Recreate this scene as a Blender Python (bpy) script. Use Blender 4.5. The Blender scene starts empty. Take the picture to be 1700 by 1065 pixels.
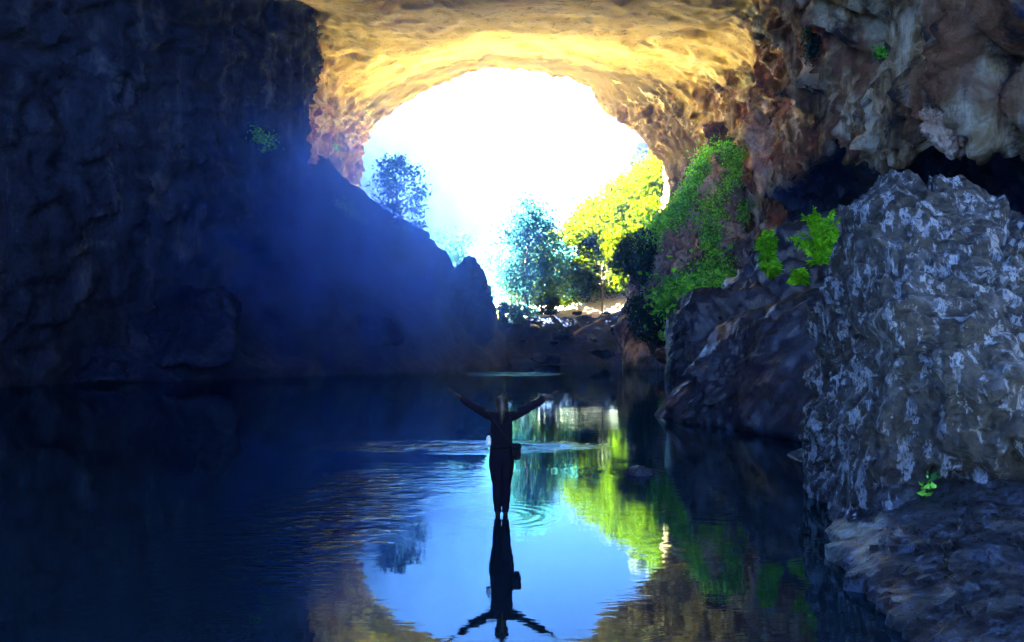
import bpy, bmesh, math, random
import numpy as np
from mathutils import Vector, Quaternion, Matrix

scene = bpy.context.scene
col = scene.collection
random.seed(7)
rng = np.random.default_rng(11)

# ------------------------------------------------------------------ camera, sky, sun, exposure
F = 1334.0          # focal length in photo pixels (1700 wide)
CAM_H = 2.1         # eye height above the water
HOR = 575.0         # horizon row in the photo

cam_d = bpy.data.cameras.new('camera')
cam = bpy.data.objects.new('camera', cam_d)
col.objects.link(cam)
cam.location = (0, 0, CAM_H)
cam.rotation_euler = (math.radians(90), 0, 0)
cam_d.sensor_width = 36.0
cam_d.lens = 36.0 * F / 1700.0
cam_d.shift_y = (HOR - 532.5) / 1700.0
cam_d.clip_start = 0.05
cam_d.clip_end = 3000
scene.camera = cam

SUN_EL = math.radians(52.0)
SUN_AZ = math.radians(-74.0)     # from +Y, towards +X
world = bpy.data.worlds.new('World')
scene.world = world
world.use_nodes = True
wn, wl = world.node_tree.nodes, world.node_tree.links
wn.clear()
wo = wn.new('ShaderNodeOutputWorld')
wb = wn.new('ShaderNodeBackground')
ws = wn.new('ShaderNodeTexSky')
ws.sky_type = 'NISHITA'
ws.sun_disc = False
ws.sun_elevation = SUN_EL
ws.sun_rotation = SUN_AZ
ws.air_density = 0.05
ws.dust_density = 0.0
ws.ozone_density = 5.0
wb.inputs['Strength'].default_value = 0.05
wl.new(ws.outputs[0], wb.inputs[0])
wl.new(wb.outputs[0], wo.inputs[0])

S = Vector((math.sin(SUN_AZ) * math.cos(SUN_EL), math.cos(SUN_AZ) * math.cos(SUN_EL), math.sin(SUN_EL)))
sd = bpy.data.lights.new('sun', 'SUN')
sd.energy = 5.0
sd.angle = math.radians(0.6)
sd.color = (1.0, 0.93, 0.80)
sun = bpy.data.objects.new('sun', sd)
col.objects.link(sun)
sun.rotation_euler = S.to_track_quat('Z', 'Y').to_euler()
sun.location = (-20, 200, 50)

scene.view_settings.view_transform = 'Standard'
scene.view_settings.look = 'None'
scene.view_settings.exposure = 7.8
scene.view_settings.gamma = 1.0
scene.view_settings.use_curve_mapping = False
scene.render.engine = 'CYCLES'
scene.cycles.max_bounces = 9
scene.cycles.diffuse_bounces = 4
scene.cycles.glossy_bounces = 3
scene.cycles.transmission_bounces = 3
scene.cycles.volume_bounces = 4
scene.cycles.transparent_max_bounces = 8
scene.cycles.sample_clamp_indirect = 6.0
scene.cycles.caustics_reflective = False
scene.cycles.caustics_refractive = False
scene.cycles.use_denoising = True


def P(px, py, Y):
    """world point that stands at distance Y and shows at photo pixel (px, py)"""
    return np.array([(px - 850.0) * Y / F, Y, CAM_H + (HOR - py) * Y / F])


# ------------------------------------------------------------------ noise
_prm = rng.permutation(256).astype(np.int64)
_prm = np.concatenate([_prm, _prm, _prm])
_g = rng.normal(size=(256, 3))
_g /= np.linalg.norm(_g, axis=1)[:, None]


def perlin(p):
    i = np.floor(p).astype(np.int64)
    f = p - i
    u = f * f * f * (f * (f * 6 - 15) + 10)
    i &= 255
    out = np.zeros(len(p))
    for dx in (0, 1):
        wx = u[:, 0] if dx else 1 - u[:, 0]
        ax = _prm[i[:, 0] + dx]
        for dy in (0, 1):
            wy = wx * (u[:, 1] if dy else 1 - u[:, 1])
            ay = _prm[ax + i[:, 1] + dy]
            for dz in (0, 1):
                w = wy * (u[:, 2] if dz else 1 - u[:, 2])
                g = _g[_prm[ay + i[:, 2] + dz]]
                out += w * (g[:, 0] * (f[:, 0] - dx) + g[:, 1] * (f[:, 1] - dy) + g[:, 2] * (f[:, 2] - dz))
    return out * 1.6


def fbm(p, octv=4, gain=0.5):
    s, a, q = np.zeros(len(p)), 1.0, np.array(p, float)
    for k in range(octv):
        s += a * perlin(q + 17.3 * k)
        a *= gain
        q = q * 2.03
    return s


def ridged(p, octv=4, gain=0.5):
    s, a, q = np.zeros(len(p)), 1.0, np.array(p, float)
    for k in range(octv):
        s += a * (1 - np.abs(perlin(q + 9.1 * k)) * 2)
        a *= gain
        q = q * 2.1
    return s


def smooth(a, b, x):
    t = np.clip((x - a) / (b - a), 0, 1)
    return t * t * (3 - 2 * t)


# ------------------------------------------------------------------ object helpers
def mesh_np(name, V, Fc, mat=None, parent=None, shade=True, loc=None):
    """one mesh object from a vertex array and an (n, 3 or 4) face array"""
    V = np.asarray(V, np.float32)
    Fc = np.asarray(Fc, np.int32)
    me = bpy.data.meshes.new(name)
    n, k = Fc.shape
    me.vertices.add(len(V))
    me.vertices.foreach_set('co', V.ravel())
    me.loops.add(n * k)
    me.loops.foreach_set('vertex_index', Fc.ravel())
    me.polygons.add(n)
    me.polygons.foreach_set('loop_start', np.arange(n, dtype=np.int32) * k)
    me.polygons.foreach_set('use_smooth', np.full(n, bool(shade)))
    me.update(calc_edges=True)
    if mat:
        me.materials.append(mat)
    o = bpy.data.objects.new(name, me)
    col.objects.link(o)
    if parent is not None:
        o.parent = parent
    if loc is not None:
        o.location = loc
    return o


def tag(o, label=None, cat=None, group=None, kind=None):
    if label:
        o['label'] = label
    if cat:
        o['category'] = cat
    if group:
        o['group'] = group
    if kind:
        o['kind'] = kind
    return o


def empty(name, loc=(0, 0, 0)):
    o = bpy.data.objects.new(name, None)
    o.empty_display_size = 0.3
    o.location = loc
    col.objects.link(o)
    return o


def tube(pts, radii, seg=8):
    """tapered tube along pts: vertices and quad faces"""
    pts = np.asarray(pts, float)
    n = len(pts)
    tan = np.gradient(pts, axis=0)
    tan /= np.linalg.norm(tan, axis=1)[:, None] + 1e-9
    V = []
    ref = np.array([0.31, 0.9, 0.2])
    for i in range(n):
        a = np.cross(tan[i], ref)
        a /= np.linalg.norm(a) + 1e-9
        b = np.cross(tan[i], a)
        for k in range(seg):
            t = 2 * math.pi * k / seg
            V.append(pts[i] + radii[i] * (math.cos(t) * a + math.sin(t) * b))
    Fc = []
    for i in range(n - 1):
        for k in range(seg):
            k2 = (k + 1) % seg
            Fc.append((i * seg + k, i * seg + k2, (i + 1) * seg + k2, (i + 1) * seg + k))
    return np.array(V), np.array(Fc)


def join(parts):
    V, Fc, o = [], [], 0
    for v, f in parts:
        V.append(v)
        Fc.append(np.asarray(f) + o)
        o += len(v)
    return np.concatenate(V), np.concatenate(Fc)


# ------------------------------------------------------------------ materials
def nd(t, typ, **kw):
    n = t.nodes.new(typ)
    for k, v in kw.items():
        setattr(n, k, v)
    return n


def new_mat(name):
    m = bpy.data.materials.new(name)
    m.use_nodes = True
    t = m.node_tree
    t.nodes.clear()
    out = t.nodes.new('ShaderNodeOutputMaterial')
    return m, t, out


def noise_n(t, vec, scale, detail=6, rough=0.55, dist=0.0):
    n = nd(t, 'ShaderNodeTexNoise')
    n.inputs['Scale'].default_value = scale
    n.inputs['Detail'].default_value = detail
    n.inputs['Roughness'].default_value = rough
    n.inputs['Distortion'].default_value = dist
    if vec is not None:
        t.links.new(vec, n.inputs['Vector'])
    return n.outputs['Fac']


def ramp_n(t, fac, stops, interp='LINEAR'):
    r = nd(t, 'ShaderNodeValToRGB')
    r.color_ramp.interpolation = interp
    e = r.color_ramp.elements
    while len(e) < len(stops):
        e.new(0.5)
    for k, (p, c) in enumerate(stops):
        e[k].position = p
        e[k].color = (*c, 1) if len(c) == 3 else c
    t.links.new(fac, r.inputs[0])
    return r.outputs[0]


def mix_n(t, fac, a, b, mode='MIX'):
    m = nd(t, 'ShaderNodeMix', data_type='RGBA', blend_type=mode)
    for sock, v in ((m.inputs[0], fac), (m.inputs[6], a), (m.inputs[7], b)):
        if isinstance(v, (int, float)):
            sock.default_value = v
        elif isinstance(v, tuple):
            sock.default_value = (*v, 1)
        else:
            t.links.new(v, sock)
    return m.outputs[2]


def math_n(t, op, a, b=0.0, clamp=False):
    m = nd(t, 'ShaderNodeMath', operation=op, use_clamp=clamp)
    for sock, v in ((m.inputs[0], a), (m.inputs[1], b)):
        if isinstance(v, (int, float)):
            sock.default_value = v
        else:
            t.links.new(v, sock)
    return m.outputs[0]


def mapped(t, scale=(1, 1, 1), rot=(0, 0, 0), loc=(0, 0, 0)):
    tc = nd(t, 'ShaderNodeTexCoord')
    mp = nd(t, 'ShaderNodeMapping')
    mp.inputs['Scale'].default_value = scale
    mp.inputs['Rotation'].default_value = rot
    mp.inputs['Location'].default_value = loc
    t.links.new(tc.outputs['Object'], mp.inputs['Vector'])
    return mp.outputs[0]


BW = lambda v: (v, v, v)


def cave_material():
    """limestone with ochre, white calcite and black seep streaks; a mesh attribute masks stained rock, darker haze-blue rock and the dimmed rim"""
    m, t, out = new_mat('cave_limestone')
    b = nd(t, 'ShaderNodeBsdfPrincipled')
    o1 = mapped(t)
    streak = mapped(t, (1.0, 0.5, 0.12), rot=(0, 0.25, 0))
    big = noise_n(t, o1, 0.12, 5, 0.6, 0.4)
    mid = noise_n(t, o1, 0.55, 8, 0.65, 0.6)
    fine = noise_n(t, o1, 2.6, 8, 0.7)
    st = noise_n(t, streak, 0.9, 7, 0.65, 0.5)
    tan = ramp_n(t, big, [(0.30, (0.72, 0.42, 0.15)), (0.48, (0.80, 0.51, 0.21)), (0.60, (0.76, 0.47, 0.22)), (0.75, (0.60, 0.31, 0.14))])
    tan = mix_n(t, ramp_n(t, mid, [(0.40, BW(0)), (0.66, BW(0.75))]), tan, (0.84, 0.58, 0.34))
    tan = mix_n(t, ramp_n(t, fine, [(0.28, BW(0.7)), (0.42, BW(0))]), tan, (0.24, 0.15, 0.07))
    tan = mix_n(t, ramp_n(t, st, [(0.28, BW(0.7)), (0.39, BW(0))]), tan, (0.20, 0.14, 0.09))
    # calcite curtains and iron-red rock
    rock = ramp_n(t, st, [(0.30, (0.045, 0.04, 0.035)), (0.42, (0.22, 0.13, 0.06)), (0.50, (0.55, 0.36, 0.18)), (0.58, (0.88, 0.74, 0.52))])
    redm = ramp_n(t, noise_n(t, o1, 0.22, 5, 0.6, 0.8), [(0.46, BW(0)), (0.58, BW(0.85))])
    rock = mix_n(t, redm, rock, mix_n(t, fine, (0.16, 0.05, 0.025), (0.46, 0.20, 0.10)))
    rock = mix_n(t, ramp_n(t, mid, [(0.34, BW(0.9)), (0.46, BW(0))]), rock, (0.03, 0.03, 0.035))
    dark = ramp_n(t, st, [(0.32, (0.02, 0.025, 0.045)), (0.55, (0.04, 0.055, 0.10)), (0.70, (0.13, 0.15, 0.19))])  # dark rock tone with the blue of the haze put in
    at = nd(t, 'ShaderNodeAttribute', attribute_name='rock_masks')
    sp = nd(t, 'ShaderNodeSeparateColor')
    t.links.new(at.outputs['Color'], sp.inputs[0])
    # edges of the masks broken up by noise
    j = math_n(t, 'MULTIPLY', math_n(t, 'SUBTRACT', mid, 0.5), 1.6)
    pat = noise_n(t, o1, 0.34, 7, 0.68, 1.0)
    tan = mix_n(t, ramp_n(t, pat, [(0.56, BW(0)), (0.64, BW(0.7))]), tan, (0.44, 0.22, 0.12))
    tan = mix_n(t, ramp_n(t, pat, [(0.30, BW(0.8)), (0.37, BW(0))]), tan, (0.14, 0.13, 0.14))
    # fine slanting scratches and bedding lines
    scr = noise_n(t, mapped(t, (0.5, 0.35, 2.2), rot=(0.2, 0.7, 0.5)), 2.4, 6, 0.7, 0.8)
    tan = mix_n(t, ramp_n(t, scr, [(0.34, BW(0.75)), (0.44, BW(0))]), tan, (0.30, 0.19, 0.09))
    # rim rock painted darker to even out the bright light at the mouth
    rim_fac = ramp_n(t, math_n(t, 'ADD', sp.outputs[2], math_n(t, 'MULTIPLY', j, 0.5)), [(0.20, BW(0)), (0.80, BW(0.95))])
    tan = mix_n(t, rim_fac, tan, (0.058, 0.034, 0.018))
    wr = ramp_n(t, math_n(t, 'ADD', sp.outputs[0], j), [(0.35, BW(0)), (0.65, BW(1))])
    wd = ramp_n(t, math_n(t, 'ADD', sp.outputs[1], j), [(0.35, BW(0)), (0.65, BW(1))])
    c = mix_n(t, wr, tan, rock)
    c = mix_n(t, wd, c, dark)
    t.links.new(c, b.inputs['Base Color'])
    b.inputs['Roughness'].default_value = 0.95
    b.inputs['Specular IOR Level'].default_value = 0.03
    h = math_n(t, 'ADD', math_n(t, 'MULTIPLY', fine, 0.5), math_n(t, 'MULTIPLY', noise_n(t, o1, 0.9, 10, 0.7), 1.0))
    h = math_n(t, 'ADD', h, math_n(t, 'MULTIPLY', st, 0.8))
    bp = nd(t, 'ShaderNodeBump')
    bp.inputs['Distance'].default_value = 0.5
    t.links.new(math_n(t, 'ADD', math_n(t, 'MULTIPLY', math_n(t, 'MAXIMUM', wr, wd), 0.65), 0.3), bp.inputs['Strength'])
    t.links.new(h, bp.inputs['Height'])
    t.links.new(bp.outputs[0], b.inputs['Normal'])
    t.links.new(b.outputs[0], out.inputs[0])
    return m


def rock_material(name, c_lo, c_mid, c_hi, sc=1.0, rough=0.55, spec=0.5, bump=0.06, wet=0.0, veins=None, dark=0.0, vs=1.0, sharp=0.0):
    m, t, out = new_mat(name)
    b = nd(t, 'ShaderNodeBsdfPrincipled')
    o1 = mapped(t)
    a = noise_n(t, o1, 0.8 * sc, 9, 0.68, 0.7)
    f = noise_n(t, o1, 6.0 * sc, 8, 0.7)
    c = ramp_n(t, a, [(0.34 + dark + sharp * 0.08, c_lo), (0.50 + dark, c_mid), (0.68 + dark - sharp * 0.10, c_hi)])
    c = mix_n(t, ramp_n(t, f, [(0.34, BW(0.8)), (0.52, BW(0))]), c, c_lo)
    if veins:
        v = noise_n(t, mapped(t, (1, 1, 0.35), rot=(0.3, 0.4, 0)), 1.6 * sc * vs / (1 + 0.5 * (vs > 1)), 10, 0.72, 0.25)
        c = mix_n(t, ramp_n(t, v, [(0.53, BW(0)), (0.585, BW(0.62)), (0.64, BW(0.05))]), c, veins)
    t.links.new(c, b.inputs['Base Color'])
    t.links.new(ramp_n(t, f, [(0.3, BW(max(0.08, rough - 0.2))), (0.7, BW(min(1, rough + 0.2)))]), b.inputs['Roughness'])
    b.inputs['Specular IOR Level'].default_value = spec
    if wet:
        b.inputs['Coat Weight'].default_value = wet
        b.inputs['Coat Roughness'].default_value = 0.25
    h = math_n(t, 'ADD', math_n(t, 'MULTIPLY', f, 0.4), a)
    vo = nd(t, 'ShaderNodeTexVoronoi', feature='F1')
    vo.inputs['Scale'].default_value = 3.2 * sc
    t.links.new(o1, vo.inputs['Vector'])
    h = math_n(t, 'ADD', h, math_n(t, 'MULTIPLY', vo.outputs['Distance'], 0.5))
    bp = nd(t, 'ShaderNodeBump')
    bp.inputs['Strength'].default_value = 0.9
    bp.inputs['Distance'].default_value = bump
    t.links.new(h, bp.inputs['Height'])
    t.links.new(bp.outputs[0], b.inputs['Normal'])
    t.links.new(b.outputs[0], out.inputs[0])
    return m


def leaf_material(name, c1, c2, trans, tw=0.5):
    m, t, out = new_mat(name)
    d = nd(t, 'ShaderNodeBsdfPrincipled')
    d.inputs['Roughness'].default_value = 0.5
    d.inputs['Specular IOR Level'].default_value = 0.0
    g = nd(t, 'ShaderNodeNewGeometry')
    c = ramp_n(t, g.outputs['Random Per Island'], [(0.1, c1), (0.9, c2)])
    t.links.new(c, d.inputs['Base Color'])
    tr = nd(t, 'ShaderNodeBsdfTranslucent')
    tc = mix_n(t, g.outputs['Random Per Island'], tuple(0.65 * v for v in trans), trans)
    t.links.new(tc, tr.inputs['Color'])
    mx = nd(t, 'ShaderNodeMixShader')
    mx.inputs[0].default_value = tw
    t.links.new(d.outputs[0], mx.inputs[1])
    t.links.new(tr.outputs[0], mx.inputs[2])
    t.links.new(mx.outputs[0], out.inputs[0])
    return m


def plain_material(name, c, rough=0.7, spec=0.3, var=0.3, sc=8.0, bump=0.004):
    m, t, out = new_mat(name)
    b = nd(t, 'ShaderNodeBsdfPrincipled')
    o1 = mapped(t)
    f = noise_n(t, o1, sc, 6, 0.6)
    t.links.new(mix_n(t, f, tuple(v * (1 - var) for v in c), tuple(min(1, v * (1 + var)) for v in c)), b.inputs['Base Color'])
    b.inputs['Roughness'].default_value = rough
    b.inputs['Specular IOR Level'].default_value = spec
    bp = nd(t, 'ShaderNodeBump')
    bp.inputs['Strength'].default_value = 0.6
    bp.inputs['Distance'].default_value = bump
    t.links.new(f, bp.inputs['Height'])
    t.links.new(bp.outputs[0], b.inputs['Normal'])
    t.links.new(b.outputs[0], out.inputs[0])
    return m


def water_material():
    m, t, out = new_mat('river_water')
    body = nd(t, 'ShaderNodeBsdfDiffuse')
    body.inputs['Color'].default_value = (0.004, 0.010, 0.016, 1)
    gl = nd(t, 'ShaderNodeBsdfGlossy')
    gl.inputs['Color'].default_value = (0.62, 0.93, 1.0, 1)
    gl.inputs['Roughness'].default_value = 0.02
    fr_ = nd(t, 'ShaderNodeFresnel')
    fr_.inputs['IOR'].default_value = 1.5
    wm = nd(t, 'ShaderNodeMixShader')
    t.links.new(fr_.outputs[0], wm.inputs[0])
    t.links.new(body.outputs[0], wm.inputs[1])
    t.links.new(gl.outputs[0], wm.inputs[2])
    tc = nd(t, 'ShaderNodeTexCoord')
    # slow swell, wind ripples lying across the view, and rings round the wading legs and the drifting stone
    sw = noise_n(t, mapped(t, (0.35, 0.9, 1)), 1.0, 3, 0.5, 0.6)
    rp = noise_n(t, mapped(t, (1.6, 5.0, 1), rot=(0, 0, 0.12)), 1.0, 3, 0.5, 0.8)
    fr = noise_n(t, mapped(t, (5.0, 14.0, 1), rot=(0, 0, -0.2)), 1.0, 2, 0.5, 0.4)
    patch = ramp_n(t, noise_n(t, mapped(t, (0.10, 0.16, 1), loc=(3.1, 0.6, 0)), 1.0, 4, 0.6), [(0.44, BW(0.06)), (0.70, BW(1))])

    def zone(c, r, pw=1.0):
        d = nd(t, 'ShaderNodeVectorMath', operation='SUBTRACT')
        t.links.new(tc.outputs['Object'], d.inputs[0])
        d.inputs[1].default_value = (c[0], c[1], 0)
        s = nd(t, 'ShaderNodeVectorMath', operation='DIVIDE')
        t.links.new(d.outputs[0], s.inputs[0])
        s.inputs[1].default_value = (r[0], r[1], 1)
        l = nd(t, 'ShaderNodeVectorMath', operation='LENGTH')
        t.links.new(s.outputs[0], l.inputs[0])
        k = math_n(t, 'SUBTRACT', 1.0, l.outputs['Value'], clamp=True)
        return k, l.outputs['Value']

    def rings(c, r, freq, amp):
        k, l = zone(c, (r, r))
        s = math_n(t, 'SINE', math_n(t, 'MULTIPLY', l, freq * r))
        return math_n(t, 'MULTIPLY', math_n(t, 'MULTIPLY', s, k), amp)

    h = math_n(t, 'MULTIPLY', sw, 0.0022)
    h = math_n(t, 'ADD', h, math_n(t, 'MULTIPLY', math_n(t, 'MULTIPLY', rp, patch), 0.0030))
    h = math_n(t, 'ADD', h, math_n(t, 'MULTIPLY', math_n(t, 'MULTIPLY', fr, patch), 0.0009))
    # the choppy left edge of the pool, the riffle line beyond the bather and one far off
    for c, r, a in (((-2.3, 10.6), (1.2, 4.8), 0.05), ((-1.6, 16.9), (3.8, 1.3), 0.07), ((-0.3, 62.0), (4.6, 5.5), 0.5), ((-1.7, 12.6), (1.9, 2.8), 0.010)):
        k, _ = zone(c, r)
        kb = math_n(t, 'MULTIPLY', k, ramp_n(t, noise_n(t, mapped(t, (0.9, 2.2, 1) if c[1] < 40 else (0.45, 0.35, 1), loc=(c[0], c[1], 0)), 1.0, 3, 0.7), [(0.42, BW(0)), (0.62, BW(1))]))
        h = math_n(t, 'ADD', h, math_n(t, 'MULTIPLY', math_n(t, 'MULTIPLY', rp, kb), a))
    # cross chop at the left of the pool
    ch = noise_n(t, mapped(t, (4.0, 5.5, 1), rot=(0, 0, 0.5)), 1.0, 3, 0.5, 0.5)
    for c, r, a in (((-2.6, 10.2), (1.5, 5.5), 0.016), ((-1.8, 12.8), (1.8, 2.6), 0.010)):
        k, _ = zone(c, r)
        h = math_n(t, 'ADD', h, math_n(t, 'MULTIPLY', math_n(t, 'MULTIPLY', ch, k), a))
    h = math_n(t, 'ADD', h, rings((-0.15, 10.0), 1.1, 34.0, 0.0008))
    h = math_n(t, 'ADD', h, rings((1.75, 8.4), 1.0, 30.0, 0.00035))
    h = math_n(t, 'ADD', h, rings((2.1, 13.4), 1.5, 26.0, 0.0007))
    bp = nd(t, 'ShaderNodeBump')
    bp.inputs['Strength'].default_value = 1.0
    bp.inputs['Distance'].default_value = 1.0
    t.links.new(h, bp.inputs['Height'])
    for q in (body, gl, fr_):
        t.links.new(bp.outputs[0], q.inputs['Normal'])
    t.links.new(wm.outputs[0], out.inputs[0])
    return m


M_cave = cave_material()
M_boulder = rock_material('craggy_boulder_rock', (0.005, 0.005, 0.007), (0.020, 0.022, 0.028), (0.14, 0.15, 0.17), sc=2.4, rough=0.5, spec=0.55, bump=0.22, veins=(0.72, 0.75, 0.78), dark=0.04, vs=2.3, sharp=0.4)  # pale veins also stand in for small highlights on the crags
M_shelf = rock_material('wet_shelf_rock', (0.002, 0.003, 0.005), (0.005, 0.007, 0.012), (0.022, 0.032, 0.055), sc=2.4, rough=0.35, spec=0.5, bump=0.16, wet=0.25, veins=(0.08, 0.11, 0.17), dark=0.06, vs=2.4)  # bluish vein colour also stands in for highlights on the wet rock
M_dark = rock_material('dark_damp_rock', (0.007, 0.007, 0.013), (0.014, 0.015, 0.026), (0.06, 0.065, 0.085), sc=0.6, rough=0.42, spec=0.6, bump=0.12, veins=(0.075, 0.08, 0.10), vs=1.0)
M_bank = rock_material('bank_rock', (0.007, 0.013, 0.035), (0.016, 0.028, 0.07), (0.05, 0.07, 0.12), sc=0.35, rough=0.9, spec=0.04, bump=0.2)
M_butt = rock_material('buttress_rock', (0.06, 0.05, 0.05), (0.24, 0.18, 0.15), (0.55, 0.46, 0.40), sc=0.3, rough=0.85, spec=0.2, bump=0.2, veins=(0.62, 0.56, 0.52))
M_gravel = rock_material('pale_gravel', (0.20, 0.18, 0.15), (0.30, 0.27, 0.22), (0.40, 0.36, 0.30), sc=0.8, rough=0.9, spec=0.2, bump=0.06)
M_red = rock_material('red_brown_rock', (0.05, 0.03, 0.025), (0.14, 0.07, 0.05), (0.25, 0.14, 0.10), sc=0.6, rough=0.8, spec=0.3, bump=0.08)
M_calcite = rock_material('calcite_rock', (0.26, 0.14, 0.08), (0.60, 0.42, 0.30), (0.85, 0.76, 0.66), sc=0.5, rough=0.75, spec=0.3, bump=0.15)
M_pale = rock_material('pale_stone', (0.25, 0.24, 0.22), (0.42, 0.40, 0.37), (0.6, 0.58, 0.54), sc=1.0, rough=0.6, spec=0.4, bump=0.04)
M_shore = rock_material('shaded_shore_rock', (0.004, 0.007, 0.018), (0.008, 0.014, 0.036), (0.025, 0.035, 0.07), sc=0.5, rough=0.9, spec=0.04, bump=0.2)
M_hill = rock_material('hill_soil', (0.26, 0.28, 0.05), (0.40, 0.40, 0.09), (0.50, 0.46, 0.18), sc=0.2, rough=0.9, spec=0.1, bump=0.2)
M_cliff = rock_material('cliff_rock', (0.004, 0.004, 0.005), (0.010, 0.009, 0.008), (0.02, 0.018, 0.016), sc=0.12, rough=0.9, spec=0.2, bump=0.5)
M_bark = plain_material('bark', (0.09, 0.065, 0.045), 0.9, 0.2, 0.4, 6.0, 0.02)
M_log = plain_material('weathered_wood', (0.14, 0.13, 0.13), 0.85, 0.2, 0.3, 4.0, 0.02)
M_water = water_material()
L_yel = leaf_material('sunlit_leaf', (0.007, 0.015, 0.0003), (0.028, 0.042, 0.0003), (0.05, 0.075, 0.0002), 0.5)
L_green = leaf_material('green_leaf', (0.02, 0.06, 0.004), (0.06, 0.12, 0.006), (0.08, 0.16, 0.004), 0.45)
L_mid = leaf_material('haze_blue_leaf', (0.016, 0.065, 0.085), (0.035, 0.12, 0.14), (0.03, 0.12, 0.10), 0.4)  # blue of the haze put into the leaf colour
L_dark = leaf_material('shaded_leaf', (0.012, 0.04, 0.035), (0.025, 0.07, 0.05), (0.03, 0.09, 0.04), 0.3)
L_vine = leaf_material('vine_leaf', (0.02, 0.17, 0.03), (0.34, 0.95, 0.08), (0.24, 0.8, 0.04), 0.35)
L_fern = leaf_material('fern_leaf', (0.06, 0.30, 0.005), (0.34, 0.80, 0.02), (0.30, 0.75, 0.02), 0.4)

# ------------------------------------------------------------------ the cave shell
ST = {
    110: [(-21.4, -2), (-21, 9.9), (-20.8, 18.2), (-20.6, 24.8), (-19.6, 31), (-16.5, 34.4), (-9.5, 38.8), (-2.5, 40.9), (4.1, 40.1), (10.4, 38.2), (12.0, 34.9), (17.4, 31.2), (20.7, 26), (20.2, 16.5), (19, -2)],
    95: [(-23, -2), (-23, 8), (-22.5, 15), (-21.5, 22), (-20, 28), (-16.5, 31.5), (-9.5, 35.2), (-2, 37.1), (5, 36.6), (12.5, 34.6), (17, 31.5), (20.5, 27.5), (22, 22), (21.5, 13), (20, -2)],
    80: [(-23, -2), (-23, 8), (-22, 15), (-21, 20), (-20, 25.5), (-17.5, 29), (-10, 31.8), (-1.5, 33.3), (6, 33), (14.5, 31.8), (20, 29), (22.5, 25), (23.5, 19), (23, 10), (22, -2)],
    65: [(-20, -2), (-19.5, 8), (-18.2, 14), (-17.6, 19), (-17.0, 25), (-15.8, 29.2), (-9, 29.2), (-1, 29.6), (7, 29.5), (16, 29), (20.5, 26), (21.5, 22.5), (22.3, 17), (29, 13), (28, -2)],
    50: [(-24, -2), (-22.5, 8), (-21.3, 14), (-20.6, 18), (-20.2, 22), (-17.5, 25.4), (-9, 26), (0, 26), (8, 26), (14.5, 25.5), (17, 21.5), (18, 18.5), (19.3, 14.6), (28, 11.8), (27, -2)],
    38: [(-27, -2), (-25, 7), (-24, 13), (-23, 17), (-22, 20), (-18, 23), (-9, 24), (0, 24), (7, 24), (13, 23.5), (14.8, 18), (15.5, 14.5), (16.6, 11), (24, 9), (22, -2)],
    28: [(-27, -2), (-25.5, 7), (-24.5, 12), (-23.5, 16), (-22, 19), (-18, 22), (-9, 23), (0, 23), (7, 23), (12.5, 22), (14.5, 15.5), (15.2, 11), (16.5, 8.6), (21, 6), (19, -2)],
    10: [(-25, -2), (-25, 5), (-24, 10), (-23, 14), (-21, 18), (-17, 20), (-9, 22), (0, 22), (7, 22), (14, 21), (17, 14), (18, 10), (19, 7), (20, 4), (18, -2)],
    -25: [(-22, -2), (-22, 5), (-21, 9), (-20, 12), (-18, 15), (-14, 17), (-8, 18), (0, 18), (7, 18), (13, 16), (16, 12), (17, 9), (18, 6), (18, 3), (17, -2)],
    -40: [(-14, -2), (-14, 2), (-13, 4), (-12, 6), (-10, 8), (-8, 9), (-4, 9.5), (0, 10), (4, 9.5), (8, 9), (10, 7), (11, 5), (12, 3), (12, 1), (12, -2)],
    -44: [(-1, -2), (-1, -1), (-1, 0), (-.9, .3), (-.8, .5), (-.6, .6), (-.3, .7), (0, .8), (.3, .7), (.6, .6), (.8, .5), (.9, .3), (1, 0), (1, -1), (1, -2)],
}
r110 = np.array(ST[110], float)
cen = np.array([0, 12.0])
ST[110.5] = (cen + (r110 - cen) * 1.05).tolist()
ST[111] = (cen + (r110 - cen) * 1.18).tolist()
ST[111.6] = (cen + (r110 - cen) * np.array([1.6, 1.5])).tolist()
ys = np.array(sorted(ST.keys()), float)
tab = np.array([ST[k] for k in sorted(ST.keys())], float)     # stations x 15 x 2


def pchip(xs, Yv, xq):
    h = np.diff(xs)
    sh = (len(h),) + (1,) * (Yv.ndim - 1)
    d = np.diff(Yv, axis=0) / h.reshape(sh)
    m = np.zeros_like(Yv)
    a, b = d[:-1], d[1:]
    ok = a * b > 0
    w1 = (2 * h[1:] + h[:-1]).reshape((-1,) + (1,) * (Yv.ndim - 1))
    w2 = (h[1:] + 2 * h[:-1]).reshape((-1,) + (1,) * (Yv.ndim - 1))
    with np.errstate(divide='ignore', invalid='ignore'):
        mm = (w1 + w2) / (w1 / a + w2 / b)
    m[1:-1] = np.where(ok, mm, 0)
    m[0], m[-1] = d[0], d[-1]
    i = np.clip(np.searchsorted(xs, xq) - 1, 0, len(xs) - 2)
    t = ((xq - xs[i]) / h[i]).reshape((-1,) + (1,) * (Yv.ndim - 1))
    hh = h[i].reshape(t.shape)
    return ((2 * t**3 - 3 * t**2 + 1) * Yv[i] + (t**3 - 2 * t**2 + t) * hh * m[i]
            + (-2 * t**3 + 3 * t**2) * Yv[i + 1] + (t**3 - t**2) * hh * m[i + 1])


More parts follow.
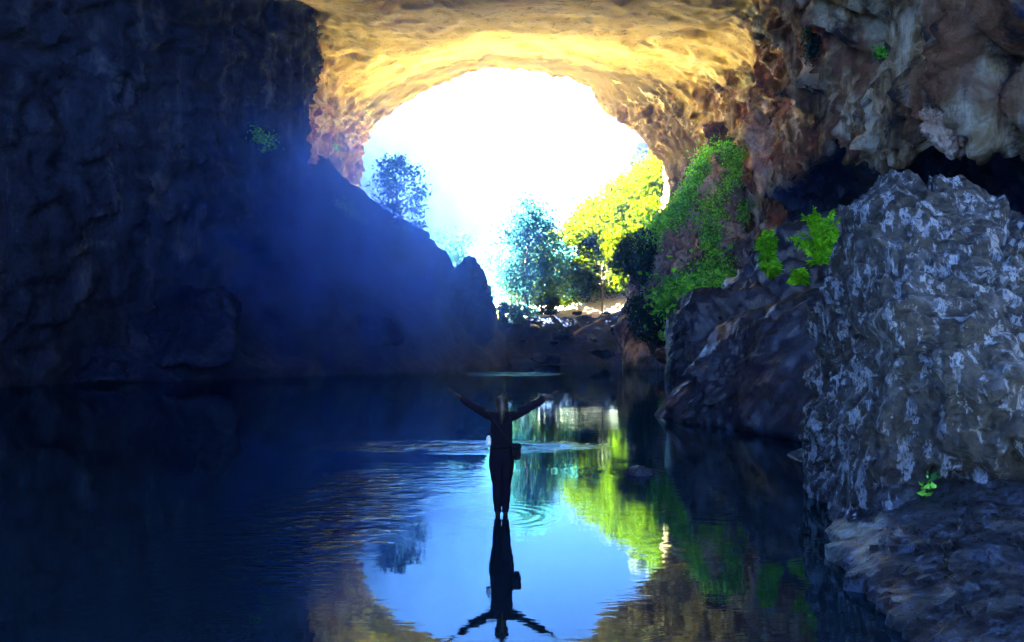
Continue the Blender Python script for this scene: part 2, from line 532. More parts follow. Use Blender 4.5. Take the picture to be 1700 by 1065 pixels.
yq = np.concatenate([np.arange(-44, 20, 1.6), np.arange(20, 60, 0.28), np.arange(60, 110.3, 0.26), np.linspace(110.5, 111.6, 9)])
tab[:, 5:10, 1] -= (0.035 * np.clip(110 - ys, 0, 60))[:, None] * np.array([0.4, 1, 1, 1, 0.8]) * (ys > -30)[:, None]
A = pchip(ys, tab, yq)                                       # NV x 15 x 2
uq = np.linspace(0, 14, 430)
B = pchip(np.arange(15.0), np.transpose(A, (1, 0, 2)), uq)   # NU x NV x 2
NU, NV = B.shape[:2]
G = np.zeros((NU, NV, 3))
G[:, :, 0], G[:, :, 2] = B[:, :, 0], B[:, :, 1]
G[:, :, 1] = yq[None, :]
du = np.gradient(G, axis=0)
dv = np.gradient(G, yq, axis=1)
Nn = np.cross(du, dv)
Nn /= np.linalg.norm(Nn, axis=2)[:, :, None] + 1e-9          # sign checked below
if (Nn[NU // 2, NV // 2, 2]) > 0:
    Nn = -Nn                                                  # into the cave
p = G.reshape(-1, 3)
U = np.repeat(uq, NV)
Yf = np.tile(yq, NU)
_sh = 0.7 * smooth(58, 70, Yf)
ceil_w = smooth(4.2, 5.6, U) * (1 - smooth(8.6, 10.2, U - _sh))
left_w = 1 - smooth(4.2, 5.6, U)
right_w = smooth(8.6, 10.2, U - _sh)
rough_w = 0.2 * ceil_w + 0.45 * left_w + 1.0 * right_w
warp = np.stack([fbm(p / 7 + 31, 3), fbm(p / 7 + 57, 3), fbm(p / 7 + 83, 3)], 1)
q = p + 1.8 * warp
disp = 1.5 * fbm(q / 13, 3) * rough_w
disp += 0.9 * (ridged(q / 6.0, 4) - 1.0) * np.where(ceil_w > 0.5, rough_w * (1 - ceil_w), rough_w * (1 - ceil_w))
disp += 0.16 * (ridged(q / 9.0, 2) - 0.8) * ceil_w
ledge = ridged(q * np.array([1 / 10.0, 1 / 10.0, 1 / 2.6]) + 90, 4, 0.55) - 1.0
disp += 0.55 * ledge * left_w + 0.25 * ledge * right_w
flute = ridged(q * np.array([1 / 2.2, 1 / 2.2, 1 / 14.0]), 3) - 0.9
disp += (0.95 * right_w + 0.3 * left_w) * flute
flute2 = ridged(q * np.array([1 / 0.8, 1 / 0.8, 1 / 4.5]) + 40, 3) - 0.9
disp += 0.13 * flute2 * (right_w + 0.5 * left_w)
rill = ridged(q * np.array([1 / 2.0, 1 / 7.0, 1 / 3.0]) + 5, 3) - 0.9
disp += 0.07 * rill * ceil_w
disp += 0.28 * fbm(p / 1.6, 4, 0.6) * (1 - 0.72 * ceil_w)
fold = ridged(q * np.array([1 / 5.0, 1 / 16.0, 1 / 9.0]) + 71, 2) - 0.9
disp += 0.30 * fold * ceil_w
disp += 0.10 * (ridged(p / 0.8 + 3, 2) - 1) * (0.25 + 0.9 * right_w + 0.3 * left_w)


yy_ = np.maximum(p[:, 1], 1.0)
PX = 850 + F * p[:, 0] / yy_
PY = HOR - F * (p[:, 2] - CAM_H) / yy_


def dent(px, py, Y, r, d):
    global disp
    near = np.flatnonzero((np.abs(PX - px) < 14) & (np.abs(PY - py) < 14) & (p[:, 1] > 20))
    c = p[near[np.argmin(p[near, 1])]] if len(near) else P(px, py, Y)
    k = min(1.0, c[1] / Y)
    r, d = r * k, d * k * (1.0 if c[1] > 70 else 0.6)
    disp -= d * np.exp(-((p - c) ** 2).sum(1) / (r * r))


# hollows and crevices seen in the vault and the right wall
for a in ((1165, 75, 84, 1.9, 1.8), (1195, 55, 80, 1.2, 1.5), (1062, 15, 76, 1.0, 1.2), (1065, 40, 79, 0.8, 1.0), (1310, 70, 62, 1.8, 3.2), (1230, 195, 78, 2.2, 4.0), (1440, 90, 42, 2.2, 4.5), (1375, 95, 48, 2.4, 4.5), (1330, 165, 55, 2.4, 4.5), (1285, 190, 62, 2.2, 4.0), (1650, 130, 28, 1.8, 3.0), (1520, 10, 34, 1.6, 3.0),
          (1410, 50, 45, 3.0, 4.5), (1590, 130, 32, 1.2, 1.8), (545, 125, 88, 1.4, 1.3), (600, 110, 95, 1.2, 1.0), (655, 5, 70, 1.5, 1.8)):
    dent(*a)
disp *= 1 - 0.5 * smooth(82, 96, Yf) * right_w
edge = smooth(-44, -38, Yf)
fade = (1 - 0.3 * smooth(106, 109.5, Yf))
rag = smooth(100, 108, Yf) * (0.4 * (ridged(q / 3.0 + 15, 3) - 1.0) + 0.25 * fbm(p / 0.9 + 60, 2))
disp += rag
p2 = p + Nn.reshape(-1, 3) * (disp * edge * fade)[:, None]
SH = p2.reshape(NU, NV, 3)

idx = np.arange(NU * NV).reshape(NU, NV)
quads = np.stack([idx[:-1, :-1], idx[:-1, 1:], idx[1:, 1:], idx[1:, :-1]], -1)
uc = (uq[:-1] + uq[1:]) / 2
yc = (yq[:-1] + yq[1:]) / 2
# where the stained wall rock and the darker, haze-blue rock are
rockm = np.clip(right_w * 1.0 + 0.3 * smooth(0.1, 0.6, fbm(p / 9 + 200, 3)) * ceil_w + 0.55 * left_w, 0, 1)
rockm *= 1 - 0.72 * smooth(76, 94, Yf) * right_w
darkm = 1.6 * left_w * (1 - smooth(60, 82, Yf)) + 1.0 * smooth(11.9, 12.5, U) * (1 - smooth(70, 80, Yf)) + 0.8 * (1 - smooth(20, 27, Yf)) + 0.55 * ceil_w * (1 - smooth(28, 42, Yf))  # darker on the left wall, under the right overhang and deep inside
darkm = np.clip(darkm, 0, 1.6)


rim_dim = np.clip(smooth(74, 106, Yf) + 0.18 * smooth(8.2, 9.2, U) * smooth(68, 88, Yf), 0, 1)  # darkens rim and right vault colour against the strong mouth light


def shell_piece(name, mask, label=None):
    f = quads[mask].reshape(-1, 4)
    used, inv = np.unique(f, return_inverse=True)
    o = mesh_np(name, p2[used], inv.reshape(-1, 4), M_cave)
    at = o.data.color_attributes.new('rock_masks', 'FLOAT_COLOR', 'POINT')
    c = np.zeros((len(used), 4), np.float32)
    c[:, 0], c[:, 1], c[:, 2], c[:, 3] = rockm[used], darkm[used], rim_dim[used], 1
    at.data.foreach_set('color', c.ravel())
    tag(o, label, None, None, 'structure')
    return o


mU, mY = np.meshgrid(uc, yc, indexing='ij')
fill_hole = (mU > 2.0) & (mU < 9.6) & (mY > -38) & (mY < 2)     # unseen roof opening added behind the viewer to let in fill light
lm = (mU < 4.9) & ~fill_hole
rm = (mU > 9.4)
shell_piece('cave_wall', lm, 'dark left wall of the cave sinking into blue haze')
shell_piece('cave_ceiling', ~(mU < 4.9) & ~rm & ~fill_hole, 'tan limestone vault arching over the cave mouth')
shell_piece('cave_wall', rm & ~fill_hole, 'stained right wall of the cave with overhanging curtains')

# unseen coarse second skin added outside the rock face, blocks sunlight leaks
iu, iv = np.arange(0, NU, 11), np.flatnonzero(yq < 107)[::4]
HG = (G + -Nn * 2.6)[np.ix_(iu, iv)]
HG[:, :, 2] = np.where((iu[:, None] < 12) | (iu[:, None] > NU - 12), -4.0, HG[:, :, 2])
hi = np.arange(HG.shape[0] * HG.shape[1]).reshape(HG.shape[:2])
hq = np.stack([hi[:-1, :-1], hi[:-1, 1:], hi[1:, 1:], hi[1:, :-1]], -1)
hU, hY = np.meshgrid(uq[iu][:-1], yq[iv][:-1], indexing='ij')
hk = ~((hU > 1.6) & (hU < 9.7) & (hY > -43) & (hY < 4))
M_shield = rock_material('shield_rock', (0.05, 0.05, 0.045), (0.12, 0.11, 0.10), (0.22, 0.2, 0.18), sc=0.2, rough=0.9, spec=0.2, bump=0.2)
tag(mesh_np('leak_shield', HG.reshape(-1, 3), hq[hk].reshape(-1, 4), M_shield), 'unseen outer skin added round the cave to block sunlight leaks', None, None, 'structure')

# ------------------------------------------------------------------ banks and outside ground
crest_x = np.array([-60, -30, -22, -19.5, -16.5, -13.9, -11.5, -9.9, -8.6, -7.3, -6.6, -5.9, -4.0, -2.3, -1.0, 1.0, 6, 12, 20, 40])
crest_z = np.array([26, 26, 23.8, 21.8, 19.2, 16.8, 15.0, 14.2, 13.0, 12.0, 10.4, 9.0, 6.6, 4.9, 2.6, -1.5, -2, -2, -2, -2])


def ground_h(x, Y):
    C = np.interp(x, crest_x, crest_z)
    toe = np.interp(x, [-40, -25, -16, -8, -2, 0.5], [40, 45, 55, 66, 78, 92])
    t = (Y - toe) / (88 - toe)
    left = np.where(t > 0, C * np.clip(t, 0, 1) ** 0.85, np.maximum(t * 8, -2))
    behind = C - (C - np.minimum(C, 7.0)) * 0.6 * smooth(90, 135, Y)
    left = np.where(Y > 88, behind, left)
    far = -2 + 8.6 * smooth(92, 109, Y) + 1.6 * smooth(109, 118, Y)
    hill = far + np.clip(x - 7.5 - 0.02 * (Y - 120), 0, 60) * 0.72 * smooth(108, 126, Y)
    hill = np.minimum(hill, 34 + 0.02 * x)
    return np.where(x < 0, np.maximum(left, far), hill * smooth(-1.0, 2.0, x) + np.maximum(left, far) * (1 - smooth(-1.0, 2.0, x)))


gx = np.concatenate([np.arange(-118, -30, 3.0), np.arange(-30, 28, 0.45), np.arange(28, 118, 3.0)])
gy = np.concatenate([np.arange(40, 118, 0.45), np.arange(118, 262, 2.5)])
GX, GY = np.meshgrid(gx, gy, indexing='ij')
gp = np.stack([GX.ravel(), GY.ravel(), np.zeros(GX.size)], 1)
gz = ground_h(gp[:, 0], gp[:, 1])
amp = smooth(-2, 3, gz) * (1 - 0.8 * smooth(106, 112, gp[:, 1]))
gz = gz + amp * (0.9 * (ridged(gp / 7 + 3, 4) - 1.1) + 0.5 * fbm(gp / 2.2, 4) + 0.22 * (ridged(gp / 1.3 + 8, 3) - 1))
terr = np.round(gz / 1.1) * 1.1                               # ledges in the bedded rock
gz = gz + (terr - gz) * 0.45 * smooth(1, 3, gz) * (1 - smooth(88, 100, gp[:, 1])) * (gp[:, 0] < 0)
gp[:, 2] = gz
gi = np.arange(GX.size).reshape(GX.shape)
gq = np.stack([gi[:-1, :-1], gi[1:, :-1], gi[1:, 1:], gi[:-1, 1:]], -1)
mX, mYg = np.meshgrid((gx[:-1] + gx[1:]) / 2, (gy[:-1] + gy[1:]) / 2, indexing='ij')


def ground_piece(name, mask, mat, label):
    f = gq[mask].reshape(-1, 4)
    used, inv = np.unique(f, return_inverse=True)
    o = mesh_np(name, gp[used], inv.reshape(-1, 4), mat)
    return tag(o, label, None, None, 'structure')


left_m = (mX < -0.9) & (mYg < 104) & ((mX > -24.5) | (mYg > 62))
out_m = (mYg > 117) | ((mX < -0.9) & (mYg >= 104))
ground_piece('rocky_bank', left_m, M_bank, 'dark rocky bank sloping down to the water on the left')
ground_piece('hillside', out_m, M_hill, 'wooded slope outside the cave mouth')
far_m = (mX >= -0.9) & ~out_m
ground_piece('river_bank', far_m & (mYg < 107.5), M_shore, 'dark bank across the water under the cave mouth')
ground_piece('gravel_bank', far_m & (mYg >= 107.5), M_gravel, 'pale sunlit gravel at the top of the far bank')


def ground_at(x, Y):
    return float(ground_h(np.array([x]), np.array([Y]))[0])


# the water, one sheet from behind the camera to under the far bank
wx = np.linspace(-60, 60, 25)
wy = np.linspace(-46, 112, 33)
WX, WY = np.meshgrid(wx, wy, indexing='ij')
wi = np.arange(WX.size).reshape(WX.shape)
water = mesh_np('water', np.stack([WX.ravel(), WY.ravel(), np.zeros(WX.size)], 1),
                np.stack([wi[:-1, :-1], wi[1:, :-1], wi[1:, 1:], wi[:-1, 1:]], -1).reshape(-1, 4), M_water)
tag(water, 'still dark river water mirroring the cave mouth', None, None, 'structure')

# ------------------------------------------------------------------ rocks
_ico = {}


def ico(n):
    if n not in _ico:
        bm = bmesh.new()
        bmesh.ops.create_icosphere(bm, subdivisions=n, radius=1)
        bm.verts.ensure_lookup_table()
        v = np.array([tuple(x.co) for x in bm.verts])
        f = np.array([[x.index for x in q.verts] for q in bm.faces])
        bm.free()
        _ico[n] = (v / np.linalg.norm(v, axis=1)[:, None], f)
    return _ico[n]


def rock_mesh(pts, sub=5, k=18.0, big=0.1, ridge=0.08, fine=0.03, sc=1.0, seed=0.0, flute=0.0, crag=0.0, bias=0.0, facets=0, fa=0.14):
    """rock around the convex hull of pts: softened facets plus noise; amplitudes in metres"""
    pts = np.asarray(pts, float)
    bm = bmesh.new()
    for q in pts:
        bm.verts.new(q)
    bmesh.ops.convex_hull(bm, input=bm.verts)
    bm.normal_update()
    c = pts.mean(0)
    pl = []
    for f in bm.faces:
        n = np.array(f.normal)
        d = n @ (np.array(f.verts[0].co) - c)
        if d < 0:
            n, d = -n, -d
        pl.append((n, d))
    bm.free()
    D, Fc = ico(sub)
    inv = np.stack([np.clip(D @ n, 0, None) / max(d, 1e-3) for n, d in pl], 1)
    mx = inv.max(1)
    r = 1.0 / (mx + np.log(np.exp(k * (inv / mx[:, None] - 1)).sum(1)) / k * mx)
    V = c + D * r[:, None]
    q = V / sc + seed
    w = q + 0.35 * np.stack([fbm(q + 3, 3), fbm(q + 13, 3), fbm(q + 23, 3)], 1)
    d = big * fbm(w * 0.8, 4) + ridge * (ridged(w * 1.6, 4) - 1.1) + fine * fbm(w * 7, 4, 0.6)
    if flute:
        d += flute * (ridged(w * np.array([2.2, 2.2, 0.5]) + 4, 3) - 0.9)
    d += bias
    if facets:                                                # angular breaks: tilted planes that meet in steps
        fr_ = np.random.default_rng(int(seed * 10) + 1)
        sp_ = V[fr_.integers(0, len(V), facets)]
        wv = V + 0.25 * sc * np.stack([perlin(q * 1.3 + 5), perlin(q * 1.3 + 25), perlin(q * 1.3 + 45)], 1)
        cell = np.concatenate([((ch_[:, None, :] - sp_[None]) ** 2).sum(2).argmin(1) for ch_ in np.array_split(wv, 40)])
        gr = fr_.normal(0, 0.16, (facets, 3))
        d += np.clip(fr_.uniform(-fa, fa * 0.6, facets)[cell] * 0.6 + ((V - sp_[cell]) * gr[cell]).sum(1), -fa * 1.3, fa)
    if crag:
        d += crag * (ridged(w * 6.5 + 2, 3, 0.6) - 1.0)
    V = V + D * d[:, None]
    return V, Fc


def rock(name, pts, mat, label, cat='boulder', group=None, base=None, **kw):
    V, Fc = rock_mesh(pts, **kw)
    c = np.array([V[:, 0].mean(), V[:, 1].mean(), V[:, 2].min()]) if base is None else np.array(base)
    o = mesh_np(name, V - c, Fc, mat, loc=c)
    return tag(o, label, cat, group)


# big pale-edged boulder filling the right of the picture
rock('boulder', [P(1492, 282, 11.0), P(1425, 350, 11.2), P(1385, 440, 11.4), P(1368, 520, 11.6), P(1352, 600, 11.8), P(1362, 720, 11.8), (4.5, 12.2, -0.8), (3.95, 9.6, -0.8),
                 P(1570, 410, 9.8), P(1650, 470, 9.2), P(1780, 500, 9.0), P(1500, 440, 9.0), P(1480, 600, 8.2), P(1440, 760, 8.6), P(1700, 600, 7.6), (6.0, 7.3, -0.8), (11, 7.5, -0.8),
                 (10.5, 9, 2.1), (11, 13.5, 1.9), (7, 14, 3.1), (11, 14, -0.8), (5.6, 14.2, -0.8)],
     M_boulder, 'huge rough wet boulder at the right edge, taller than the person wading', sub=7, k=90, big=0.10, ridge=-0.13, fine=0.045, sc=1.0, seed=4.2, flute=-0.05, crag=0.035, bias=0.02, facets=70, fa=0.17)
# low wet shelf at its foot
rock('rock_shelf', [(3.75, 9.6, 0.10), (3.3, 8.2, 0.12), (2.95, 6.8, 0.10), (2.75, 5.4, 0.05), (2.9, 4.0, 0.0), (3.5, 9.8, -0.6), (2.5, 5.2, -0.6), (2.6, 3.6, -0.6), (4.6, 8.6, 0.75), (4.0, 6.6, 0.62),
                    (4.3, 4.6, 0.5), (6.5, 8.4, 0.95), (6.5, 5.5, 0.8), (7.5, 3.5, 0.5), (7.5, 9, -0.6), (7.5, 3.4, -0.6)],
     M_shelf, 'low wet rock shelf at the foot of the huge boulder, running into the water', 'rock shelf', sub=6, k=40, big=0.10, ridge=-0.10, fine=0.04, sc=0.8, seed=9.1, crag=0.025, facets=40, fa=0.10)
# dark rocks in the water between the boulder and the buttress
rock('boulder', [P(1088, 696, 24), P(1120, 648, 23.6), P(1158, 606, 23), P(1190, 562, 22.6), P(1240, 520, 22.2), P(1345, 474, 21), P(1440, 480, 19), P(1450, 745, 15.5), P(1240, 718, 19.2), P(1340, 728, 17.4),
                 P(1100, 700, 25), (5.0, 28, -0.8), (9.5, 28, -0.8), (9.5, 27, 3.4), (7, 28, 2.6), (5.2, 23, -0.9), (9, 16, -0.9)],
     M_dark, 'low black rock with a slanting ridge rising out of the water beside the huge boulder', sub=6, k=30, big=0.28, ridge=0.2, fine=0.06, sc=1.6, seed=1.7, facets=40, fa=0.22)
rock('boulder', [P(1148, 486, 28), P(1170, 476, 28), P(1262, 478, 28), P(1300, 500, 27), P(1138, 545, 28), P(1160, 612, 27), P(1290, 600, 26), (6.0, 27, -0.8), (10, 27, -0.8), (6.6, 34, 4.2), (10, 34, 4.2), (6.5, 35, -0.8), (11, 35, -0.8)],
     M_dark, 'flat topped dark block standing behind the black rock with the slanting ridge', sub=6, k=30, big=0.24, ridge=0.18, fine=0.05, sc=1.4, seed=6.3, facets=36, fa=0.22)
rock('boulder', [P(1262, 420, 30), P(1300, 372, 30), P(1400, 345, 30), P(1480, 360, 29), P(1250, 500, 30), (8.8, 29.5, -0.8), (15.5, 29, -0.8), (9.5, 37, 5), (16, 37, 6), (10, 38, -0.8), (16, 38, -0.8)],
     M_dark, 'tall dark rock behind the bright ferns, left of the huge boulder', sub=6, k=20, big=0.5, ridge=0.35, fine=0.07, sc=2.2, seed=16.3)
# buttress that carries the vines
rock('rock_buttress', [P(1040, 470, 78), P(1075, 390, 78), P(1105, 325, 79), P(1150, 262, 80), P(1195, 232, 80), P(1235, 240, 80), P(1245, 330, 77), P(1250, 470, 72), P(1100, 560, 72), P(1040, 560, 76),
                       P(1160, 420, 71), P(1180, 330, 75), (11, 76, -1), (22, 70, -1), (24, 80, -1), (11.5, 88, -1), (24, 90, -1), (24, 90, 19), (15.5, 88, 14)],
     M_butt, 'vine covered rock buttress under the right end of the arch', 'rock buttress', sub=7, k=18, big=1.1, ridge=0.9, fine=0.2, sc=4.5, seed=2.4)
# hanging calcite curtains
rock('stalactite', [P(1235, 150, 70), P(1300, 130, 70), P(1290, 210, 69), P(1280, 270, 69), P(1268, 332, 69), P(1258, 328, 69), P(1245, 260, 69.5), P(1238, 200, 70), P(1270, 130, 73), P(1280, 220, 72)],
     M_calcite, 'pale ragged stalactite hanging in front of the dark hollow right of the vines', 'stalactite', sub=6, k=22, big=0.5, ridge=0.45, fine=0.15, sc=1.6, seed=7.7, flute=0.25)
rock('stalactite', [P(1165, 205, 84), P(1235, 200, 84), P(1215, 245, 83), P(1180, 250, 83), P(1200, 200, 88), P(1172, 228, 83)],
     M_red, 'short red brown rock knob hanging above the vines', 'stalactite', sub=5, k=20, big=0.4, ridge=0.3, fine=0.1, sc=1.6, seed=3.7)
rock('stalactite', [P(1525, 170, 30.6), P(1585, 175, 30), P(1612, 235, 29.6), P(1575, 262, 29.4), P(1530, 225, 29.8), P(1520, 190, 30.4), P(1560, 160, 33), P(1556, 215, 29.2), P(1600, 255, 32)],
     M_calcite, 'bulging pale calcite lip hanging over the huge boulder', 'stalactite', sub=6, k=18, big=0.25, ridge=0.25, fine=0.08, sc=0.8, seed=12.7)
# left bank
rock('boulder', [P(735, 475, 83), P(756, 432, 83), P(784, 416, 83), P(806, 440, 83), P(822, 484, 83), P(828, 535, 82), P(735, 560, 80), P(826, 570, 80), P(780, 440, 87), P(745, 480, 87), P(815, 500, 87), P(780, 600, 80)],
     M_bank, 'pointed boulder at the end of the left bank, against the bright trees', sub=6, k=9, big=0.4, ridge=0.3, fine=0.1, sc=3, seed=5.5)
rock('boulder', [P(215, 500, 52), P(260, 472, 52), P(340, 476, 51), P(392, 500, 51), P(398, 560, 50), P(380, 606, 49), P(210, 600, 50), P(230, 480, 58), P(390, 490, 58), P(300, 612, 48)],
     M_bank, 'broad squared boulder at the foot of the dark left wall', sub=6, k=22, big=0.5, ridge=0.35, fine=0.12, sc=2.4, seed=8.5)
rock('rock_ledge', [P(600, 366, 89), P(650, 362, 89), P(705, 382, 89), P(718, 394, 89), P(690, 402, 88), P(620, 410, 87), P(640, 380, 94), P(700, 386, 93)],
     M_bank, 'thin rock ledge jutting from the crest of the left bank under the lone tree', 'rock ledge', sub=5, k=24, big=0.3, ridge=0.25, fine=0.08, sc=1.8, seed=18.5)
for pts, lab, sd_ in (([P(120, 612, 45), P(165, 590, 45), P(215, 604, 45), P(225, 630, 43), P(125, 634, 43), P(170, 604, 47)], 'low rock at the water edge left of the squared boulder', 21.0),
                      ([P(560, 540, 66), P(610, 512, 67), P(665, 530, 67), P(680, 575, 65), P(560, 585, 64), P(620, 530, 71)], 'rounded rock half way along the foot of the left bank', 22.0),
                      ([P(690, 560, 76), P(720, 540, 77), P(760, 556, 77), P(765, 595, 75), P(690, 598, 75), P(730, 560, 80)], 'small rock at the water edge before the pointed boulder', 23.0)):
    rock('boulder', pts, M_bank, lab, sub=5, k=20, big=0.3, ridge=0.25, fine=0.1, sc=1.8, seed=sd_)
# far bank
for i, (px, py, Y, w, h, m, lab) in enumerate((
        (1122, 585, 66, 3.4, 2.0, M_red, 'red brown rock at the water edge under the buttress'),
        (1068, 588, 82, 2.9, 0.55, M_pale, 'flat pale stone at the water edge across the pool'),
        (1000, 585, 92, 3.2, 1.6, M_bank, 'dark rock at the water edge right of the fallen log'),
        (905, 590, 94, 3.6, 1.8, M_bank, 'dark rock at the water edge under the trees of the far bank'),
        (935, 552, 99, 2.6, 1.6, M_bank, 'rounded rock part way up the far bank left of the log'),
        (1030, 545, 96, 3.0, 1.8, M_bank, 'rock part way up the far bank beside the dark round bush'))):
    c = P(px, py, Y) - np.array([0, -0.4, h * 0.2])
    pts = []
    for k in range(16):
        a, e = random.uniform(0, 6.28), random.uniform(-0.7, 1.0)
        pts.append(c + np.array([math.cos(a) * w / 2, math.sin(a) * w / 2, e * h / 2]))
    rock('boulder', pts, m, lab, sub=5, k=18, big=0.25, ridge=0.2, fine=0.06, sc=1.2, seed=30 + i)
sr = np.random.default_rng(8)
for i in range(22):
    x, Y = sr.uniform(0.5, 13.5), sr.uniform(95.5, 108.5)
    w = sr.uniform(0.35, 0.95)
    c = np.array([x, Y, ground_at(x, Y) + 0.05])
    pts = [c + np.array([math.cos(a) * w, math.sin(a) * w, e * w * 0.7]) for a, e in zip(sr.uniform(0, 6.28, 14), sr.uniform(-0.8, 0.9, 14))]
    rock('stone', pts, M_pale if i % 4 == 0 else M_bank, 'pale stone among the rubble of the far bank' if i % 4 == 0 else 'dark stone among the rubble of the far bank', 'stone',
         'pale stones on the far bank' if i % 4 == 0 else 'dark stones on the far bank', sub=3, k=16, big=0.1, ridge=0.08, fine=0.03, sc=0.7, seed=70 + i)
# stone in the pool and an added slab standing in for a sky-lit ripple patch
rock('stone', [(1.85, 13.3, 0.05), (2.05, 13.1, 0.16), (2.3, 13.2, 0.12), (2.42, 13.5, 0.02), (1.9, 13.7, -0.2), (2.4, 13.0, -0.2), (1.9, 12.9, -0.2), (2.1, 13.8, 0.05)],
     M_dark, 'small dark stone just breaking the surface of the pool', 'stone', sub=5, k=16, big=0.05, ridge=0.04, fine=0.015, sc=0.4, seed=41)
rock('stone', [P(1303, 752, 15.6), P(1350, 733, 16.4), P(1400, 730, 16.2), P(1345, 778, 13.9), P(1400, 790, 13.2), (5.4, 16, -0.4), (5.2, 14.2, -0.3), (6.2, 14, -0.4)],
     M_shelf, 'flat slab added for a sky-lit ripple patch between the huge boulder and the black rock', 'stone', sub=5, k=26, big=0.02, ridge=0.03, fine=0.01, sc=0.5, seed=43)
# outside cliff
rock('cliff', [P(1040, 270, 215), P(1043, 236, 215), P(1060, 230, 215), P(1085, 228, 218), P(1150, 220, 225), P(1180, 300, 215), P(1040, 330, 212), P(1180, 420, 210), P(1030, 420, 210), P(1060, 230, 240), P(1180, 250, 245)],
     M_cliff, 'grey cliff top showing above the trees inside the right end of the arch', 'cliff', sub=6, k=22, big=1.6, ridge=1.6, fine=0.5, sc=7, seed=50, flute=0.8)

# fallen log
lp = np.array([P(952, 554, 98), P(968, 545, 99), P(985, 537, 100), P(1004, 527, 101)])
V, Fc = tube(lp, [0.20, 0.18, 0.16, 0.10], 10)
V += 0.05 * np.stack([perlin(V * 3 + 1), perlin(V * 3 + 7), perlin(V * 3 + 12)], 1)
tag(mesh_np('fallen_log', V - lp[0], Fc, M_log, loc=lp[0]), 'pale fallen log lying slantwise on the far bank', 'log')


# ------------------------------------------------------------------ plants
def leaves(cs, size, seed=0, up=0.3, aspect=0.55, sizevar=0.4):
    """folded four-point leaf at every point of cs"""
    r = np.random.default_rng(seed)
    n = len(cs)
    ax = r.normal(size=(n, 3))
    ax[:, 2] -= up
    ax /= np.linalg.norm(ax, axis=1)[:, None]
    sd_ = np.cross(ax, r.normal(size=(n, 3)))
    sd_ /= np.linalg.norm(sd_, axis=1)[:, None] + 1e-9
    nn = np.cross(ax, sd_)
    L = size * (1 + sizevar * r.uniform(-1, 1, n))[:, None]
    W = L * aspect * 0.5
    b = cs - ax * L * 0.5
    V = np.stack([b, cs + sd_ * W + nn * L * 0.08, b + ax * L, cs - sd_ * W + nn * L * 0.08], 1).reshape(-1, 3)
    Fc = np.arange(4 * n).reshape(-1, 4)
    return V, Fc


def tree(base, H, spread, mat, label, group=None, n=3500, size=0.45, lean=(0, 0), trunk_h=0.35, r0=None, seed=1, name='tree', nlimb=14, cl=0.16, top=1.0):
    r = np.random.default_rng(seed)
    base = np.array(base, float)
    root = tag(empty(name, base), label, 'tree', group)
    r0 = r0 or H * 0.018
    k = 9
    zz = np.linspace(0, H * 0.92, k)
    wob = np.cumsum(r.normal(0, 0.018 * H, (k, 2)), 0)
    tr = np.stack([lean[0] * (zz / H) ** 1.3 + wob[:, 0] * 0.6, lean[1] * zz / H + wob[:, 1] * 0.6, zz], 1)
    tr[0] = (0, 0, -0.5)
    parts = [tube(tr, r0 * np.linspace(1.15, 0.2, k), 7)]
    tips = [tr[-1]]
    for i in range(nlimb):
        f = trunk_h + (0.9 - trunk_h) * (i + 0.5) / nlimb
        j = f * (k - 1) / 0.92
        j = min(j, k - 1.001)
        s0 = tr[int(j)] * (1 - j % 1) + tr[int(j) + 1] * (j % 1)
        a = i * 2.4 + r.uniform(-0.5, 0.5)
        prof = math.sin(math.pi * min(1, 0.28 + 0.72 * (f - trunk_h) / (1.02 - trunk_h)) ** 0.8)
        ln = spread * (0.45 + 0.65 * prof) * r.uniform(0.65, 1.1)
        d = np.array([math.cos(a) * ln, math.sin(a) * ln, ln * r.uniform(0.15, 0.75)])
        m1 = s0 + d * 0.5 + np.array([0, 0, ln * 0.08]) + r.normal(0, 0.05 * ln, 3)
        e = s0 + d
        parts.append(tube([s0, m1, e], [r0 * 0.42, r0 * 0.24, r0 * 0.07], 5))
        tips += [e, s0 + d * 0.72, m1]
        for q in range(2):
            e2 = m1 + (e - m1) * r.uniform(0.2, 0.7) + r.normal(0, 0.26 * ln, 3)
            parts.append(tube([m1, (m1 + e2) / 2 + r.normal(0, 0.03 * ln, 3), e2], [r0 * 0.18, r0 * 0.1, r0 * 0.04], 4))
            tips.append(e2)
    V, Fc = join(parts)
    mesh_np('trunk', V, Fc, M_bark, root)
    tips = np.array(tips)
    w = r.uniform(0.3, 1.3, len(tips))
    ti = r.choice(len(tips), n, p=w / w.sum())
    cs = tips[ti] + r.normal(0, cl * spread, (n, 3)) * np.array([1, 1, 0.8]) * (0.5 + w[ti])[:, None]
    cs = cs[cs[:, 2] > 0.05 * H]
    V, Fc = leaves(cs, size, seed + 5)
    mesh_np('crown', V, Fc, mat, root, shade=False)
    return root


def at_ground(px, Y, dz=0.0):
    x = (px - 850) * Y / F
    return (x, Y, ground_at(x, Y) + dz)


# lone tree on the crest of the left bank
tree(P(664, 384, 97), 8.9, 2.7, L_mid, 'lone open crowned tree standing on the crest of the left bank against the white sky', n=2300, size=0.44, lean=(-0.7, 0), trunk_h=0.06, seed=3, nlimb=22, cl=0.14)
